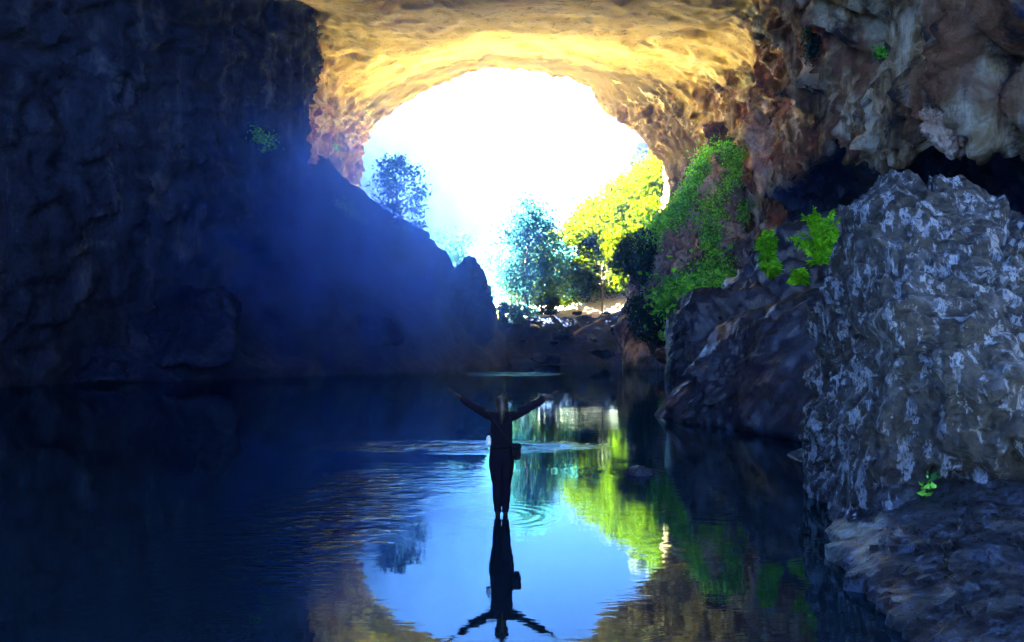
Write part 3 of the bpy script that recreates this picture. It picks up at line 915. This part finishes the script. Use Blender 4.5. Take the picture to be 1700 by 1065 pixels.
# tall hazy tree in the middle
tree(at_ground(878, 109), 15.8, 3.7, L_mid, 'tall bluish tree standing at the middle of the far bank', n=8500, size=0.46, lean=(1.5, 0), trunk_h=0.12, seed=8, nlimb=26, cl=0.16)
tree(at_ground(846, 108), 8.0, 2.2, L_mid, 'shorter bushy tree left of the tall bluish tree', n=2000, size=0.36, trunk_h=0.1, seed=12, nlimb=14)
tree(at_ground(915, 112), 10.0, 2.8, L_mid, 'dense tree close right of the tall bluish tree', n=2600, size=0.4, trunk_h=0.15, seed=18, nlimb=16)
tree(at_ground(862, 112), 9.0, 2.8, L_green, 'green bushy tree in front of the foot of the tall bluish tree', n=3600, size=0.42, trunk_h=0.05, seed=41, nlimb=16)
tree(at_ground(898, 110), 8.2, 2.6, L_green, 'green tree between the tall bluish tree and the yellow trees', n=3600, size=0.42, trunk_h=0.05, seed=42, nlimb=16)
tree(at_ground(928, 116), 10.5, 2.8, L_yel, 'yellow tree at the left edge of the sunlit slope, behind the low pale bush', n=3600, size=0.44, trunk_h=0.06, seed=43, nlimb=16)
tree(at_ground(747, 128), 9.6, 3.2, L_mid, 'low pale green tree in the notch between the bank and the pointed boulder', n=3000, size=0.42, trunk_h=0.2, seed=22)
tree(at_ground(826, 122), 8.4, 3.0, L_mid, 'pale green tree behind the pointed boulder', n=3600, size=0.42, trunk_h=0.12, seed=25)
tree(at_ground(1000, 108), 7.2, 1.5, L_yel, 'thin forked sapling on the pale gravel', n=70, size=0.3, lean=(-0.6, 0), trunk_h=0.45, r0=0.12, seed=31, nlimb=8)
for i, (px, Y, H, sp) in enumerate(((935, 122, 11, 3.0), (962, 118, 11.5, 3.2), (990, 124, 12.5, 3.6), (1018, 119, 12.5, 3.4), (1046, 126, 12.5, 3.8), (1072, 120, 12.5, 3.6),
                                    (1040, 114, 8.5, 2.8), (1065, 140, 13, 4.4), (1095, 133, 13, 4.2), (1005, 136, 12.5, 4.2), (1125, 128, 13, 4.0), (1095, 150, 12, 5.0), (1068, 165, 10.5, 5.0), (968, 140, 9.5, 3.8), (1085, 116, 11, 3.6), (1110, 122, 13, 4.2), (1120, 138, 14, 4.6), (1140, 150, 13, 5.0), (1075, 128, 13, 4.0), (1000, 128, 7, 3.4), (950, 126, 7, 3.2), (920, 130, 8, 3.4))):
    tree(at_ground(px, Y, -0.3), H, sp, L_yel, 'yellow green sunlit tree in the mass covering the slope right of the gravel', 'trees on the sunlit slope',
         n=9000, size=0.58, trunk_h=0.06, seed=60 + i, nlimb=20, cl=0.21)


# undergrowth of the slope, too thick to count
ur = np.random.default_rng(5)
ux, uy = ur.uniform(4, 44, 30000), ur.uniform(113.5, 165, 30000)
keep = fbm(np.stack([ux / 3, uy / 3, 0 * ux], 1), 3) > -0.15 - 0.3 * smooth(114, 120, uy) + 0.5 * smooth(14, 5, ux) * 0
ux, uy = ux[keep], uy[keep]
uz = ground_h(ux, uy) + ur.uniform(0.1, 1.5, len(ux))
V, Fc = leaves(np.stack([ux, uy, uz], 1), 0.55, 77)
tag(mesh_np('undergrowth', V, Fc, L_yel, shade=False), 'low yellow green undergrowth covering the sunlit slope', None, None, 'stuff')


def shrub(name, label, cs, mat, size, stems=None, cat='plant', group=None, seed=0, up=0.3):
    c0 = np.array(stems[0][0]) if stems else cs.mean(0)
    root = tag(empty(name, c0), label, cat, group)
    if stems:
        V, Fc = join([tube(np.array(s) - c0, np.linspace(w, w * 0.25, len(s)), 5) for s, w in [(q[0:-1] if False else q[1], q[2]) for q in stems]])
        mesh_np('stem', V, Fc, M_bark, root)
    V, Fc = leaves(cs - c0, size, seed, up, sizevar=0.65)
    mesh_np('foliage', V, Fc, mat, root, shade=False)
    return root


def blob_shrub(name, label, c, rad, mat, n, size, seed, cat='shrub', group=None, lobes=9):
    r = np.random.default_rng(seed)
    c, rad = np.array(c, float), np.array(rad, float)
    lc = r.normal(size=(lobes, 3))
    lc = c + lc / np.linalg.norm(lc, axis=1)[:, None] * rad * r.uniform(0.3, 0.8, (lobes, 1))
    k = r.integers(0, lobes, n)
    d = r.normal(size=(n, 3))
    d /= np.linalg.norm(d, axis=1)[:, None]
    cs = lc[k] + d * rad * 0.45 * r.uniform(0.5, 1.05, (n, 1))
    b = c - np.array([0, 0, rad[2]])
    st = [(b, [b, (b + q) / 2 + r.normal(0, 0.05, 3) * rad, q], rad[0] * 0.04) for q in lc]
    return shrub(name, label, cs, mat, size, st, cat, group, seed)


# dark round bush and the hanging one below it on the left edge of the buttress
blob_shrub('bush', 'dark rounded bush on the left edge of the buttress against the yellow trees', P(1058, 428, 76), (2.6, 2.4, 2.9), L_dark, 5200, 0.30, 71)
blob_shrub('bush', 'dark bush hanging down over the water below the rounded bush', P(1083, 535, 72), (2.4, 2.0, 2.9), L_dark, 4200, 0.28, 72)
blob_shrub('bush', 'small green bush at the water edge below the dark hanging bush', P(1112, 556, 68), (0.9, 0.8, 0.7), L_vine, 900, 0.2, 73)
blob_shrub('bush', 'low leafy bush at the foot of the tall bluish tree', P(858, 520, 104), (2.6, 1.6, 1.5), L_mid, 1800, 0.32, 74)
blob_shrub('bush', 'low dark bush between the pointed boulder and the tall bluish tree', P(832, 520, 98), (1.5, 1.2, 1.6), L_dark, 1600, 0.28, 76)
blob_shrub('bush', 'low pale bush on the gravel right of the tall bluish tree', P(912, 505, 108), (2.4, 1.6, 1.4), L_yel, 1500, 0.30, 75)

# rays onto the finished rock, to seat climbing plants
dg = bpy.context.evaluated_depsgraph_get()
dg.update()
CAMP = Vector((0, 0, CAM_H))


def seat(px, py, off=0.0):
    """the rock point seen towards a photo pixel, and its normal"""
    d = (Vector(P(px, py, 10)) - CAMP).normalized()
    ok, loc, nrm, _, ob, _ = scene.ray_cast(dg, CAMP, d)
    if not ok:
        return None
    if nrm.dot(d) > 0:
        nrm = -nrm
    return np.array(loc) + np.array(nrm) * off


def vine(name, label, poly, n, mat, size, seed, cat='vine', group=None, spread=0.35, ymax=200, ymin=0):
    """leaves growing out of the rock along the strands of poly (rows of photo pixels)"""
    r = np.random.default_rng(seed)
    cs, stems = [], []
    for strand in poly:
        s = np.array(strand, float)
        ln = np.linspace(0, len(s) - 1, 9)
        pl = []
        for q in ln:
            i = min(int(q), len(s) - 2)
            a = s[i] + (s[i + 1] - s[i]) * (q - i)
            h = seat(a[0], a[1], 0.15)
            if h is not None and ymin < h[1] < ymax:
                pl.append(h)
        if len(pl) > 2:
            pl = np.array(pl)
            stems.append(pl)
            m = n // len(poly)
            f = r.uniform(0, len(pl) - 1.001, m)
            i = f.astype(int)
            w = 0.5 + 0.8 * np.abs(np.sin(f * 2.1 + seed))
            cs.append(pl[i] + (pl[i + 1] - pl[i]) * (f - i)[:, None] + r.normal(0, 1, (m, 3)) * spread * w[:, None])
    if not cs:
        return None
    c0 = stems[0][0]
    return shrub(name, label, np.concatenate(cs), mat, size, [(c0, pl, size * 0.12) for pl in stems], cat, group, seed, up=0.5)


vine('vine', 'bright green vine trailing down the upper left of the buttress', [[(1180, 245), (1165, 290), (1140, 330), (1110, 360)], [(1172, 262), (1160, 300), (1125, 345)]], 4600, L_vine, 0.28, 80, spread=0.5)
vine('vine', 'bright green tuft of vine at the top right of the buttress', [[(1205, 245), (1215, 270), (1215, 300), (1195, 325)], [(1190, 250), (1222, 262), (1218, 290)]], 4200, L_vine, 0.28, 81, spread=0.5)
vine('vine', 'long green vine hanging down the middle of the buttress to the rocks', [[(1185, 330), (1190, 370), (1175, 410), (1185, 450), (1200, 475)], [(1175, 350), (1165, 390), (1190, 430), (1160, 470)]], 5200, L_vine, 0.28, 82, spread=0.55)
vine('vine', 'dull green vine spreading along the left side of the buttress', [[(1140, 340), (1100, 365), (1085, 390)], [(1130, 360), (1100, 380), (1075, 405)]], 4200, L_vine, 0.26, 83, spread=0.55)
vine('vine', 'low creeper along the foot of the buttress behind the dark block', [[(1215, 460), (1180, 470), (1130, 490), (1110, 505)], [(1210, 440), (1150, 480), (1120, 478)]], 3600, L_vine, 0.26, 84, spread=0.5)
vine('vine', 'small patch of vine at the right edge of the buttress', [[(1240, 330), (1228, 345), (1232, 370)]], 700, L_vine, 0.24, 85, spread=0.35)
vine('plant', 'small green plant clinging to the shadowed left wall', [[(420, 212), (430, 226), (448, 232)]], 420, L_vine, 0.26, 90, 'plant', spread=0.35)
vine('plant', 'tiny green plant at the left end of the arch above the bank', [[(550, 236), (555, 242), (558, 246)]], 130, L_vine, 0.25, 91, 'plant', spread=0.25)
vine('plant', 'strip of green plants along the crest of the left bank below the lone tree', [[(556, 338), (580, 352), (605, 372)]], 900, L_vine, 0.24, 92, 'plant', spread=0.28)
vine('plant', 'small green plant high on the right overhang', [[(1466, 78), (1470, 84), (1474, 92)]], 220, L_vine, 0.14, 93, 'plant', spread=0.14)
vine('plant', 'grey green tuft hanging by a hollow in the upper right wall', [[(1345, 50), (1352, 70), (1350, 95)]], 500, L_dark, 0.2, 94, 'plant', spread=0.25)
vine('plant', 'little green sprig on the face of the huge boulder above the shelf', [[(1556, 836), (1562, 822), (1570, 808)]], 30, L_vine, 0.075, 95, 'plant', spread=0.03)


def fern(name, label, base, fronds, mat, seed):
    """arching fronds with leaflets on both sides"""
    r = np.random.default_rng(seed)
    base = np.array(base, float)
    root = tag(empty(name, base), label, 'fern')
    tb, LV = [], []
    for tip in fronds:
        tip = np.array(tip, float) - base
        n = 26
        t = np.linspace(0, 1, n)[:, None]
        ctl = tip * 0.55 + np.array([0, 0, np.linalg.norm(tip) * 0.28])
        pl = 2 * t * (1 - t) * ctl + t * t * tip
        tb.append(tube(pl, np.linspace(0.018, 0.004, n), 4))
        tan = np.gradient(pl, axis=0)
        tan /= np.linalg.norm(tan, axis=1)[:, None]
        side = np.cross(tan, np.array([0.2, -0.6, 1.0]) + r.normal(0, 0.5, 3))
        side /= np.linalg.norm(side, axis=1)[:, None]
        up = np.cross(side, tan)
        L = 0.22 * np.sin(np.pi * (0.12 + 0.86 * t[:, 0])) ** 0.7 * r.uniform(0.8, 1.2)
        for sgn in (-1, 1):
            for i in range(3, n):
                d = side[i] * sgn + tan[i] * 0.55 + up[i] * r.normal(0, 0.35)
                d /= np.linalg.norm(d)
                w = np.cross(d, up[i])
                w /= np.linalg.norm(w)
                a, l = pl[i], L[i] * r.uniform(0.75, 1.2)
                LV += [a, a + d * l * 0.45 + w * l * 0.2, a + d * l + np.array([0, 0, -0.25 * l]), a + d * l * 0.45 - w * l * 0.2]
    V, Fc = join(tb)
    mesh_np('stem', V, Fc, mat, root)
    LV = np.array(LV)
    mesh_np('frond', LV, np.arange(len(LV)).reshape(-1, 4), mat, root, shade=False)
    return root


def spray(c, rx, rz, Y, n, seed):
    r = np.random.default_rng(seed)
    out = []
    for k in range(n):
        a = r.uniform(0, 6.28)
        q = r.uniform(0.35, 1) ** 0.6
        out.append(P(c[0] + rx * q * math.cos(a), c[1] - rz * q * math.sin(a), Y + r.uniform(-0.7, 0.7)))
    return out


fern('fern', 'large bright green fern spreading beside the top of the huge boulder', P(1362, 440, 22.5), spray((1352, 392), 46, 48, 22.5, 30, 1) + [P(1350, 340, 22.3), P(1385, 346, 22.4), P(1395, 360, 22.6)], L_fern, 101)
fern('fern', 'smaller bright fern left of the large fern, before the dark rock', P(1280, 440, 23.5), spray((1275, 405), 20, 26, 23.5, 15, 2), L_fern, 102)
fern('fern', 'little fern below the smaller bright fern', P(1282, 462, 23), spray((1278, 440), 18, 14, 23, 10, 3), L_fern, 103)
fern('fern', 'tiny fern on the ridge of the black rock under the large fern', P(1326, 474, 22), spray((1326, 455), 14, 14, 22, 9, 4), L_fern, 104)


# ------------------------------------------------------------------ the person wading
def skin_mesh(verts, edges, radii, sub=2, root=0):
    me = bpy.data.meshes.new('skin_tmp')
    me.from_pydata([tuple(v) for v in verts], edges, [])
    o = bpy.data.objects.new('skin_tmp', me)
    col.objects.link(o)
    md = o.modifiers.new('skin', 'SKIN')
    md.use_smooth_shade = True
    for i, r in enumerate(radii):
        sv = me.skin_vertices[0].data[i]
        sv.radius = r if isinstance(r, tuple) else (r, r)
        sv.use_root = (i == root)
    o.modifiers.new('sub', 'SUBSURF').levels = sub
    d = bpy.context.evaluated_depsgraph_get()
    ev = o.evaluated_get(d)
    m2 = bpy.data.meshes.new_from_object(ev)
    V = np.array([tuple(v.co) for v in m2.vertices])
    Fc = [tuple(p.vertices) for p in m2.polygons]
    Nv = np.array([tuple(v.normal) for v in m2.vertices])
    bpy.data.objects.remove(o)
    bpy.data.meshes.remove(me)
    bpy.data.meshes.remove(m2)
    return V, Fc, Nv


def mesh_py(name, V, Fc, mat, parent=None):
    me = bpy.data.meshes.new(name)
    me.from_pydata([tuple(v) for v in V], [], [tuple(f) for f in Fc])
    for q in me.polygons:
        q.use_smooth = True
    me.materials.append(mat)
    o = bpy.data.objects.new(name, me)
    col.objects.link(o)
    if parent is not None:
        o.parent = parent
    return o


M_skin = plain_material('skin', (0.03, 0.019, 0.016), 0.7, 0.15, 0.1, 20, 0.001)
M_top = plain_material('dark_knit', (0.005,0.005,0.010), 0.95, 0.06, 0.3, 60, 0.002)
M_leg = plain_material('dark_leggings', (0.004, 0.004, 0.009), 0.95, 0.06, 0.2, 60, 0.001)
M_hair = plain_material('dark_hair', (0.006, 0.005, 0.005), 0.45, 0.3, 0.4, 90, 0.004)
M_bag = plain_material('bag_cloth', (0.006,0.006,0.01), 0.95, 0.06, 0.3, 40, 0.002)
M_white = plain_material('white_plastic', (0.75, 0.76, 0.78), 0.35, 0.5, 0.05, 20, 0.0005)

person = tag(empty('person', (-0.13, 10.0, -0.05)), 'person in dark fitted clothes wading in the pool with both arms spread wide, back turned', 'person')
bv = [(0, 0, 0.90), (0, 0.0, 1.05), (0, 0.01, 1.22), (0, 0.0, 1.35), (0, 0.0, 1.44), (0, 0.015, 1.52), (0, 0.02, 1.585), (0, 0.01, 1.65)]
br = [(0.150, 0.115), (0.122, 0.09), (0.145, 0.105), (0.125, 0.085), (0.05, 0.052), (0.068, 0.082), (0.078, 0.098), (0.055, 0.07)]
be = [(0, 1), (1, 2), (2, 3), (3, 4), (4, 5), (5, 6), (6, 7)]


def chain(start, pts, rad):
    s = start
    for q, r in zip(pts, rad):
        bv.append(q)
        br.append(r)
        be.append((s, len(bv) - 1))
        s = len(bv) - 1
    return s


chain(6, [(0, 0.118, 1.572)], [0.016])                                                   # nose
for sx in (-1, 1):
    chain(6, [(sx * 0.088, 0.005, 1.575)], [(0.014, 0.024)])                            # ears
chain(3, [(0.165, 0.0, 1.385), (0.28, 0.01, 1.435), (0.395, 0.02, 1.495), (0.51, 0.03, 1.56), (0.605, 0.035, 1.615), (0.648, 0.035, 1.642)], [0.058, 0.046, 0.038, 0.036, 0.025, (0.034, 0.016)])
chain(3, [(-0.165, 0.0, 1.385), (-0.275, 0.01, 1.44), (-0.385, 0.02, 1.505), (-0.49, 0.03, 1.575), (-0.575, 0.035, 1.638), (-0.612, 0.035, 1.668)], [0.058, 0.046, 0.038, 0.036, 0.025, (0.034, 0.016)])
for sx in (-1, 1):
    chain(0, [(sx * 0.080, 0.0, 0.80), (sx * 0.068, 0.01, 0.63), (sx * 0.056, 0.02, 0.47), (sx * 0.054, -0.01, 0.30), (sx * 0.048, -0.01, 0.09), (sx * 0.052, 0.05, 0.035), (sx * 0.062, 0.145, 0.022)],
          [0.098, 0.082, 0.058, 0.054, 0.036, (0.038, 0.034), (0.04, 0.02)])
BV, BF, BN = skin_mesh(bv, be, br, 2)
allV, allF = [BV], list(BF)
off = len(BV)
for wr_, ax in (((0.648, 0.035, 1.642), (0.86, 0.0, 0.54)), ((-0.612, 0.035, 1.668), (-0.78, 0.0, 0.64))):
    ax = np.array(ax)
    ax = ax / np.linalg.norm(ax)
    wr_ = np.array(wr_)
    side = np.array([0, 1.0, 0])
    upv = np.cross(ax, side)
    upv *= np.sign(upv[2]) or 1
    for k, (s, l, b) in enumerate(((-0.027, 0.066, 0.1), (-0.009, 0.078, 0.05), (0.009, 0.074, 0.02), (0.025, 0.056, -0.05))):
        d1 = ax + side * s * 7 + upv * 0.08
        d2 = ax + side * s * 5 - upv * (0.25 + b)
        d1, d2 = d1 / np.linalg.norm(d1), d2 / np.linalg.norm(d2)
        p0 = wr_ + side * s * 0.7
        p1 = p0 + ax * 0.035 + side * s * 0.3
        fv, ff, _ = skin_mesh([p0, p1, p1 + d1 * l * 0.5, p1 + d1 * l * 0.5 + d2 * l * 0.5], [(0, 1), (1, 2), (2, 3)], [0.010, 0.0095, 0.008, 0.0065], 1)
        allV.append(fv)
        allF += [tuple(i + off for i in f) for f in ff]
        off += len(fv)
    p0 = wr_ - ax * 0.02 + side * 0.022
    p1 = p0 + ax * 0.025 + side * 0.035
    fv, ff, _ = skin_mesh([p0, p1, p1 + ax * 0.03 + side * 0.012 - upv * 0.008], [(0, 1), (1, 2)], [0.012, 0.010, 0.0075], 1)
    allV.append(fv)
    allF += [tuple(i + off for i in f) for f in ff]
    off += len(fv)
mesh_py('body', np.concatenate(allV), allF, M_skin, person)


def shell_from_body(name, test, grow, mat):
    keep = [f for f in BF if all(test(BV[i]) for i in f)]
    used = sorted({i for f in keep for i in f})
    mp = {a: b for b, a in enumerate(used)}
    V = BV[used] + BN[used] * grow
    V = V + BN[used] * (0.006 * perlin(BV[used] * 22))[:, None]
    o = mesh_py(name, V, [tuple(mp[i] for i in f) for f in keep], mat, person)
    sl = o.modifiers.new('thickness', 'SOLIDIFY')
    sl.thickness = 0.006
    sl.offset = 0
    return o


shell_from_body('top', lambda v: 0.90 < v[2] < (1.43 if abs(v[0]) < 0.2 else 9) and abs(v[0]) < (0.57 if v[0] > 0 else 0.54), 0.014, M_top)
shell_from_body('leggings', lambda v: 0.10 < v[2] < 0.96 and abs(v[0]) < 0.3, 0.009, M_leg)
# hair: cap plus a tail down the back
D3, F3 = ico(4)
HV = D3 * np.array([0.092, 0.112, 0.105]) + np.array([0, -0.004, 1.605])
keepf = [f for f in F3 if all((HV[i][1] < 0.055 or HV[i][2] > 1.655) and HV[i][2] > 1.50 for i in f)]
us = sorted({int(i) for f in keepf for i in f})
mp = {a: b for b, a in enumerate(us)}
hv = HV[us] * (1 + 0.02 * perlin(HV[us] * np.array([60, 60, 12])))[:, None] * np.array([1, 1, 1])
tv, tf = tube([(0, -0.085, 1.62), (0.01, -0.125, 1.55), (0.005, -0.125, 1.46), (0.0, -0.115, 1.36), (0, -0.11, 1.27)], [0.03, 0.042, 0.045, 0.036, 0.008], 12)
tv = tv + 0.008 * np.stack([perlin(tv * np.array([50, 50, 8])), perlin(tv * np.array([50, 50, 8]) + 9), 0 * tv[:, 0]], 1)
hairf = [tuple(mp[int(i)] for i in f) for f in keepf] + [tuple(int(i) + len(us) for i in f) for f in tf]
ho = mesh_py('hair', np.concatenate([hv, tv]), hairf, M_hair, person)
person.scale = (0.95, 0.95, 0.94)
# hip bag with its strap, and a small white bottle on the other side
bag = tag(empty('hip_bag', (0.055, 9.96, 0.79)), 'dark soft bag hanging at the right hip of the wading person', 'bag')
D4, F4 = ico(4)
v = np.sign(D4) * np.abs(D4) ** 0.7 * np.array([0.055, 0.09, 0.095]) * (1 + 0.06 * perlin(D4 * 2.2 + 5))[:, None]
mesh_np('pouch', v, F4, M_bag, bag)
v = np.sign(D4) * np.abs(D4) ** 0.6 * np.array([0.058, 0.086, 0.035]) + np.array([0.002, -0.004, 0.072])
mesh_np('flap', v, F4, M_bag, bag)
sv, sf = tube([(-0.02, -0.08, 0.06), (-0.10, -0.115, 0.16), (-0.21, -0.14, 0.31), (-0.32, -0.11, 0.45), (-0.36, 0.0, 0.50)], [0.012] * 5, 6)
mesh_np('strap', sv, sf, M_bag, bag)
bot = tag(empty('bottle', (-0.29, 9.97, 0.88)), 'small white bottle hanging at the left hip of the wading person', 'bottle')


def lathe(prof, seg=16):
    V, Fc = [], []
    for r, z in prof:
        for k in range(seg):
            a = 2 * math.pi * k / seg
            V.append((r * math.cos(a), r * math.sin(a), z))
    for i in range(len(prof) - 1):
        for k in range(seg):
            Fc.append((i * seg + k, i * seg + (k + 1) % seg, (i + 1) * seg + (k + 1) % seg, (i + 1) * seg + k))
    return np.array(V), np.array(Fc)


v, f = lathe([(0.001, 0), (0.028, 0.002), (0.031, 0.012), (0.031, 0.075), (0.026, 0.095), (0.013, 0.108), (0.012, 0.118)])
mesh_np('flask', v, f, M_white, bot)
v, f = lathe([(0.001, 0.142), (0.015, 0.141), (0.016, 0.138), (0.016, 0.119), (0.001, 0.118)])
mesh_np('cap', v, f, M_bag, bot)
v, f = tube([(0.0, 0, 0.14), (0.03, -0.01, 0.17), (0.07, -0.02, 0.19)], [0.005] * 3, 6)
mesh_np('cord', v, f, M_bag, bot)

# ------------------------------------------------------------------ the air of the cave
hm, ht, hout = new_mat('blue_haze')
hv_ = nd(ht, 'ShaderNodeVolumePrincipled')
hv_.inputs['Color'].default_value = (0.12, 0.32, 1.0, 1)
hv_.inputs['Density'].default_value = 0.0007
hv_.inputs['Anisotropy'].default_value = 0.86
ht.links.new(hv_.outputs[0], hout.inputs['Volume'])
hx, hy0, hy1, hz0, hz1 = 122, -48, 265, -5.0, 66
hb = [(sx * hx, y, z) for z in (hz0, hz1) for y in (hy0, hy1) for sx in (-1, 1)]
ho_ = mesh_np('haze', hb, [(0, 2, 3, 1), (4, 5, 7, 6), (0, 1, 5, 4), (2, 6, 7, 3), (0, 4, 6, 2), (1, 3, 7, 5)], hm, shade=False)
tag(ho_, 'blue misty air filling the cave', None, None, 'stuff')

# mist hanging over the left bank, density streaked to imitate light shafts from the mouth
mm, mt, mout = new_mat('bank_mist')
ms = nd(mt, 'ShaderNodeVolumePrincipled')
ms.inputs['Color'].default_value = (0.10, 0.31, 1.0, 1)
ms.inputs['Anisotropy'].default_value = 0.60
tcm = nd(mt, 'ShaderNodeTexCoord')
lenm = nd(mt, 'ShaderNodeVectorMath', operation='LENGTH')
mt.links.new(tcm.outputs['Object'], lenm.inputs[0])
soft = ramp_n(mt, lenm.outputs['Value'], [(0.0, BW(1)), (0.45, BW(0.62)), (0.8, BW(0.12)), (1.0, BW(0))])
shaft_streaks = ramp_n(mt, noise_n(mt, mapped(mt, (3.6, 1.2, 1.5), rot=(0, 0.75, 0)), 1.5, 3, 0.6), [(0.34, BW(0.12)), (0.66, BW(1.5))])
mt.links.new(math_n(mt, 'MULTIPLY', math_n(mt, 'MULTIPLY', soft, shaft_streaks), 0.15), ms.inputs['Density'])
mt.links.new(ms.outputs[0], mout.inputs['Volume'])
MV, MF = ico(3)
mo = mesh_np('mist', MV, MF, mm, loc=(-15.5, 65, 9))
mo.scale = (19.5, 22, 13.2)
tag(mo, 'soft blue mist drifting over the left bank', None, None, 'stuff')
scene.cycles.volume_step_rate = 3.0
scene.cycles.volume_max_steps = 128
